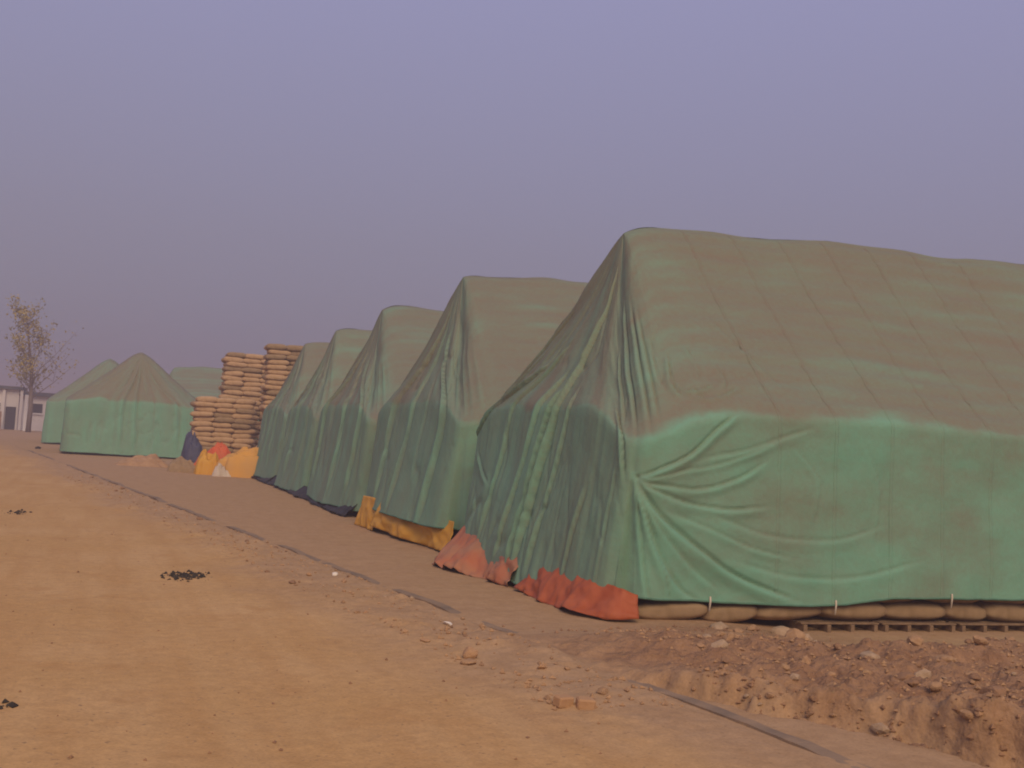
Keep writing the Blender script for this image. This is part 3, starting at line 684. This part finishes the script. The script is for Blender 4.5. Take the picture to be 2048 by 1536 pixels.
# ------------------------------------------------------------------ clods, stones, bricks, ash
def clod_mesh(name, seed, mat, sub=2, amp=.35, sq=.65):
    bm = bmesh.new(); bmesh.ops.create_icosphere(bm, subdivisions=sub, radius=.5)
    rg = random.Random(seed); planes = []
    for _ in range(7):
        d = Vector((rg.uniform(-1, 1), rg.uniform(-1, 1), rg.uniform(-1, 1))).normalized(); planes.append((d, rg.uniform(.24, .42)))
    for v in bm.verts:
        for d, c in planes:
            k = v.co.dot(d)
            if k > c: v.co -= d*(k-c)*.9
        v.co *= 1+amp*.2*rg.uniform(-1, 1)
        v.co.z *= sq
    me = bpy.data.meshes.new(name); bm.to_mesh(me); bm.free(); me.materials.append(mat)
    return me
clods = [clod_mesh('earth_clod', 10+k, [M['clod'], M['clod2'], M['stone'], M['clod'], M['clod2'], M['brick']][k % 6]) for k in range(12)]
rng = random.Random(12)
def put(me, name, x, y, s, label, cat, group=None, rz=None, sink=.15, sc=None):
    o = bpy.data.objects.new(name, me); COL.objects.link(o)
    o.scale = sc or (s, s*rng.uniform(.7, 1.1), s*rng.uniform(.7, 1.1)); zz = min(o.scale)*.32
    o.location = (x, y, G(x, y)+zz-s*sink); o.rotation_euler = (rng.uniform(-.3, .3), rng.uniform(-.3, .3), rng.uniform(0, 6.3) if rz is None else rz)
    return tag(o, label, cat, group)
put(clod_mesh('rubble_chunk', 71, M['stone']), 'rubble_chunk', 6.84, 11.62, .30, 'pale flat rubble chunk lying before the first exposed sacks', 'rubble', sc=(.42, .24, .18))
put(clod_mesh('rubble_chunk', 72, M['stone']), 'rubble_chunk', 7.60, 11.50, .26, 'squarish pale rubble chunk before the third exposed sack', 'rubble', sc=(.30, .24, .26))
put(clod_mesh('rubble_chunk', 73, M['stone']), 'rubble_chunk', 6.84, 8.20, .24, 'largest square earth chunk in the dug bank at lower right', 'rubble', sc=(.24, .20, .24))
put(clod_mesh('rubble_chunk', 74, M['stone']), 'rubble_chunk', 6.9, 9.0, .26, 'grey earth chunk in the upper part of the dug bank', 'rubble', sc=(.26, .2, .2))
put(clod_mesh('rubble_chunk', 75, M['clod2']), 'rubble_chunk', 7.35, 7.95, .2, 'dark clod near the right frame edge in the dug bank', 'rubble', sc=(.2, .16, .14))
put(clod_mesh('white_stone', 76, M['pale']), 'white_stone', 7.66, 10.11, .10, 'small white stone on the loose soil before the pallets', 'stone')
put(clod_mesh('white_stone', 77, M['pale']), 'white_stone', 3.15, 15.51, .11, 'small white stone left of the road edging', 'stone')
put(clod_mesh('white_stone', 78, M['pale']), 'white_stone', 3.57, 11.56, .10, 'small white stone in the rubble at the road edge nearer the camera', 'stone')
for (x, y, rz, lab) in ((3.45, 8.10, .3, 'dusty broken brick on the sandy road, left of a pair'), (3.60, 8.02, -.2, 'dusty broken brick on the sandy road, right of a pair')):
    o = bm_obj('brick', box(-.07, .07, -.05, .05, 0, .085, .012), M['brick']); o.location = (x, y, G(x, y)-.01); o.rotation_euler = (.1, .05, rz); tag(o, lab, 'brick')
# larger clods one can pick out
def scatter(n, sampler, s0, s1, label, group):
    for _ in range(n):
        x, y = sampler()
        put(rng.choice(clods), 'earth_clod', x, y, (s0+(s1-s0)*rng.random()**1.8)*rng.choice([1, 1, 1.5]), label, 'clod', group)
def s_bank():
    while True:
        x, y = rng.uniform(5.0, 10.2), rng.uniform(6.2, 11.0)
        if (x-4.55)*.86+(y-9.0)*.51 > .1 and x < 1.02*y+.2: return x, y
def s_face():
    t = rng.random()**.8; d = rng.gauss(.06, .07)
    return 4.75+1.65*t*1.05+.86*d, 8.7-2.8*t*1.05+.51*d
def s_strip():
    y = 8.0+30*rng.random()**1.6; return float(kx(y))-rng.uniform(.15, 1.25), y
def s_corner(): return rng.gauss(6.3, .9), rng.uniform(10.3, 11.7)
scatter(70, s_bank, .05, .13, 'dry brown earth clod among the loose soil of the dug bank at lower right', 'clods of the dug bank')
scatter(60, s_strip, .04, .12, 'dry earth clod in the rubble strip along the road edging', 'clods along the road edging')
scatter(26, s_bank, .12, .20, 'large earth lump standing out of the loose soil of the dug bank', 'large lumps of the dug bank')
scatter(45, s_face, .04, .10, 'crumbled earth clod on the cut face of the dug bank', 'clods on the cut bank face')
scatter(24, s_corner, .04, .10, 'earth clod on the loose soil before the nearest tarpaulin corner', 'clods before the nearest corner')
# fine gravel, uncountable
def gravel(name, n, sampler, s0, s1, mat, label, seed):
    rg = np.random.default_rng(seed); V, F = [], []
    base = np.array([(1, 0, 0), (-.5, .87, 0), (-.5, -.87, 0), (0.1, 0, .8), (0, .1, -.7)])
    fc = np.array([(0, 1, 3), (1, 2, 3), (2, 0, 3), (1, 0, 4), (2, 1, 4), (0, 2, 4)])
    pts = np.array([sampler() for _ in range(n)]); hh = height(pts[:, 0], pts[:, 1])
    for k in range(n):
        s = s0+(s1-s0)*rg.random()**2.2; a = rg.uniform(0, 6.28); b = base*s*rg.uniform(.7, 1.3, (5, 1))
        c, sn = math.cos(a), math.sin(a)
        b = np.stack([b[:, 0]*c-b[:, 1]*sn, b[:, 0]*sn+b[:, 1]*c, b[:, 2]], -1)+np.array([pts[k, 0], pts[k, 1], hh[k]+s*.2])
        F.append(fc+5*k); V.append(b)
    return tag(mesh_obj(name, np.concatenate(V), np.concatenate(F).tolist(), mat, smooth=False), label, 'gravel', kind='stuff')
gravel('gravel', 1500, s_bank, .010, .032, M['clod'], 'fine loose earth crumbs over the dug bank', 1)
gravel('gravel', 320, s_face, .006, .035, M['clod2'], 'crumbled earth at the foot of the cut bank', 6)
gravel('gravel', 900, s_strip, .010, .035, M['clod'], 'fine loose earth crumbs in the strip along the edging', 2)
gravel('gravel', 260, s_corner, .010, .03, M['clod2'], 'fine loose earth crumbs before the nearest corner', 3)
def s_road():
    y = 6.3+22*rng.random()**1.7; return float(kx(y))-rng.uniform(1.0, 6.5), y
gravel('gravel', 260, s_road, .006, .02, M['clod2'], 'scattered small grit on the sandy road', 4)
def ash(cx, cy, lx, ly, n, label, seed):
    rg = random.Random(seed)
    def smp():
        a, r_ = rg.uniform(0, 6.28), rg.random()**1.0*rg.choice([1, 1, 1.5])
        return cx+math.cos(a)*r_*lx/2, cy+math.sin(a)*r_*ly/2
    o = gravel('ash_patch', n, smp, .008, .040, M['ash'], label, seed); o['category'] = 'ash'
ash(1.19, 15.33, .48, .70, 240, 'black burnt ash patch on the sandy road', 3)
ash(-1.35, 24.3, .35, .9, 60, 'small black ash patch on the road at far left', 4)
ash(-.43, 8.5, .10, .25, 9, 'tiny black ash crumbs at the lower left edge of the road', 5)
put(clod_mesh('dark_stone', 81, M['ash']), 'dark_stone', -2.9, 65.5, .4, 'black stone on the far road verge before the tent-like tarpaulin', 'stone')
put(clod_mesh('dark_stone', 82, M['ash']), 'dark_stone', -1.15, 61.1, .5, 'black lump at the left foot of the tent-like tarpaulin', 'stone', sc=(.9, .4, .45))

# ------------------------------------------------------------------ far building and tree
M['plaster'] = noise_mat('whitewashed_plaster', (0.66, 0.62, 0.62), (0.74, 0.70, 0.70), 1.2, .9, .1)
M['cream'] = noise_mat('cream_plaster', (0.62, 0.58, 0.58), (0.68, 0.64, 0.64), 1.2, .9, .1)
M['roofdark'] = noise_mat('dark_roof', (0.07, 0.075, 0.10), (0.10, 0.105, 0.13), 2, .8, .1)
M['glass'] = noise_mat('dark_window', (0.025, 0.025, 0.03), (0.04, 0.04, 0.045), 2, .3, 0)
M['post'] = noise_mat('white_paint', (0.72, 0.70, 0.70), (0.78, 0.76, 0.76), 2, .7, .05)
b = empty('low_building', (-9.5, 120, 0)); tag(b, 'low whitewashed building with dark flat roof behind the tree', 'building')
bm_obj('wall', box(2.2, 8.2, 0, 6, 0, 3.35), M['plaster'], b)
bm_obj('roof', box(2.0, 8.5, -.5, 6.4, 3.36, 3.75), M['roofdark'], b)
bm_obj('portico_wall', box(-3.0, 2.19, -.8, 5.5, 0, 3.85), M['cream'], b)
rf = bm_obj('portico_roof', box(-3.2, 2.5, -1.3, 5.8, 3.86, 4.15), M['roofdark'], b)
for xx in (-.6, .75, 2.3): bm_obj('column', box(xx, xx+.25, -1.15, -.9, 0, 3.855), M['cream'], b)
for x0, x1 in ((3.25, 4.3), (5.3, 6.4)):
    wn = bm_obj('window', box(x0, x1, -.06, -.004, 1.75, 2.65), M['glass'], b)
    bm_obj('sill', box(x0-.1, x1+.1, -.16, -.003, 1.62, 1.74), M['post'], wn)
bm_obj('door', box(1.1, 2.0, -.87, -.804, 0, 2.2), M['glass'], b)
for x0 in (-.2,): bm_obj('window', box(x0, x0+.8, -.87, -.804, 1.6, 2.5), M['glass'], b)
o = bm_obj('boundary_wall', box(-11, 11.5, 0, .22, 0, 1.15, .02), M['plaster']); o.location = (4.9, 117.5, 0)
o.scale = (.62, 1, 1); tag(o, 'low white boundary wall before the whitewashed building', 'wall')
gt = empty('gate', (-10.6, 117.3, 0)); tag(gt, 'brown slatted gate at the far left edge', 'gate')
for k in range(8): bm_obj('slat', box(k*.26, k*.26+.2, 0, .05, .1, 1.7), M['clod2'], gt)
bm_obj('rail', box(0, 2.05, -.05, -.002, .4, .5), M['clod2'], gt); bm_obj('rail', box(0, 2.05, -.05, -.002, 1.3, 1.4), M['clod2'], gt)
po = bm_obj('white_post', box(-.16, .16, -.16, .16, 0, 3.4, .03), M['post']); po.location = (-6.45, 116.2, 0)
tag(po, 'slim white post standing beside the tree trunk', 'post')

M['bark'] = noise_mat('bark', (0.13, 0.10, 0.085), (0.20, 0.155, 0.13), 5, .95, .3, 20)
def leaf_mat():
    mt, n, bb = new_mat('dry_leaves'); L = n.links.new
    tcn = n.nodes.new('ShaderNodeTexCoord'); no = n.nodes.new('ShaderNodeTexNoise'); no.inputs['Scale'].default_value = .6
    ra = n.nodes.new('ShaderNodeValToRGB'); ra.color_ramp.elements[0].position = .4; ra.color_ramp.elements[1].position = .6
    ra.color_ramp.elements[0].color = (.17, .145, .05, 1); ra.color_ramp.elements[1].color = (.38, .28, .06, 1)
    L(tcn.outputs['Object'], no.inputs['Vector']); L(no.outputs[0], ra.inputs[0]); L(ra.outputs[0], bb.inputs['Base Color'])
    bb.inputs['Roughness'].default_value = .8; return mt
M['leaf'] = leaf_mat()
def tree(x, y, h, label, seed):
    rg = random.Random(seed); root = empty('tree', (x, y, 0)); tag(root, label, 'tree')
    V, F, LV, LF = [], [], [], []
    def addtube(pts, rads, n=6):
        v, fc = tube(pts, rads, n); o_ = len(V); V.extend(v); F.extend([tuple(i+o_ for i in q) for q in fc])
    def leafs(c, n, s):
        for _ in range(n):
            cc = c + Vector((rg.gauss(0, s), rg.gauss(0, s), rg.gauss(0, s*.8)))
            a = Vector((rg.uniform(-1, 1), rg.uniform(-1, 1), rg.uniform(-1, 1))).normalized(); b_ = a.orthogonal().normalized()
            sz = rg.uniform(.07, .15); o_ = len(LV)
            LV.extend([cc-a*sz, cc-b_*sz*.7, cc+a*sz, cc+b_*sz*.7]); LF.append((o_, o_+1, o_+2, o_+3))
    trunk = [Vector((0, 0, 0)), Vector((.05, 0, h*.2)), Vector((-.1, .1, h*.45)), Vector((-.55, .1, h*.72)), Vector((-1.0, 0, h*.97))]
    addtube(trunk, [.24, .20, .15, .09, .02], 8)
    for k in range(34):
        t = .30+.66*k/34; i = min(int(t*4), 3); base = trunk[i].lerp(trunk[i+1], t*4-i)
        ang = rg.uniform(0, 6.28); ln = h*(.30-.20*abs(t-.45))*rg.uniform(.55, 1.05)
        if math.cos(ang) > .2: ln *= 1.5 if t < .6 else .75
        dirn = Vector((math.cos(ang), math.sin(ang), rg.uniform(.7, 1.3))).normalized()
        mid = base+dirn*ln*.5+Vector((0, 0, ln*.05)); end = base+dirn*ln+Vector((0, 0, ln*.18))
        addtube([base, mid, end], [.06*(1.1-t), .04*(1.1-t), .012], 5)
        dense = .35 if math.cos(ang) > .3 else 1.0
        for q in (.45, .65, .85, 1.0):
            c = base.lerp(end, q); leafs(c, int(rg.uniform(7, 24)*dense), .34)
        for _ in range(3):
            s0 = base.lerp(end, rg.uniform(.3, .8)); d2 = Vector((rg.uniform(-1, 1), rg.uniform(-1, 1), rg.uniform(.2, 1))).normalized()
            e2 = s0+d2*ln*.35; addtube([s0, s0.lerp(e2, .5), e2], [.02, .014, .006], 4); leafs(e2, int(rg.uniform(5, 16)*dense), .22)
    mesh_obj('trunk', V, F, M['bark'], root); mesh_obj('crown', LV, LF, M['leaf'], root, smooth=False)
    return root
tree(-5.9, 112, 11.3, 'slender half-bare tree with sparse yellowing leaves at far left', 8)

# ------------------------------------------------------------------ dusty evening air
hb = box(-420, 420, -45, 700, -1.6, 14.5)
mt = bpy.data.materials.new('haze'); mt.use_nodes = True; n = mt.node_tree; n.nodes.clear()
ho = n.nodes.new('ShaderNodeOutputMaterial'); pv = n.nodes.new('ShaderNodeVolumePrincipled')
pv.inputs['Color'].default_value = (0.52, 0.495, 0.61, 1); pv.inputs['Density'].default_value = 0.0040; pv.inputs['Anisotropy'].default_value = 0.0
n.links.new(pv.outputs[0], ho.inputs['Volume'])
hz = bm_obj('haze', hb, mt); tag(hz, 'thin dusty haze over the whole yard', 'haze', kind='stuff')
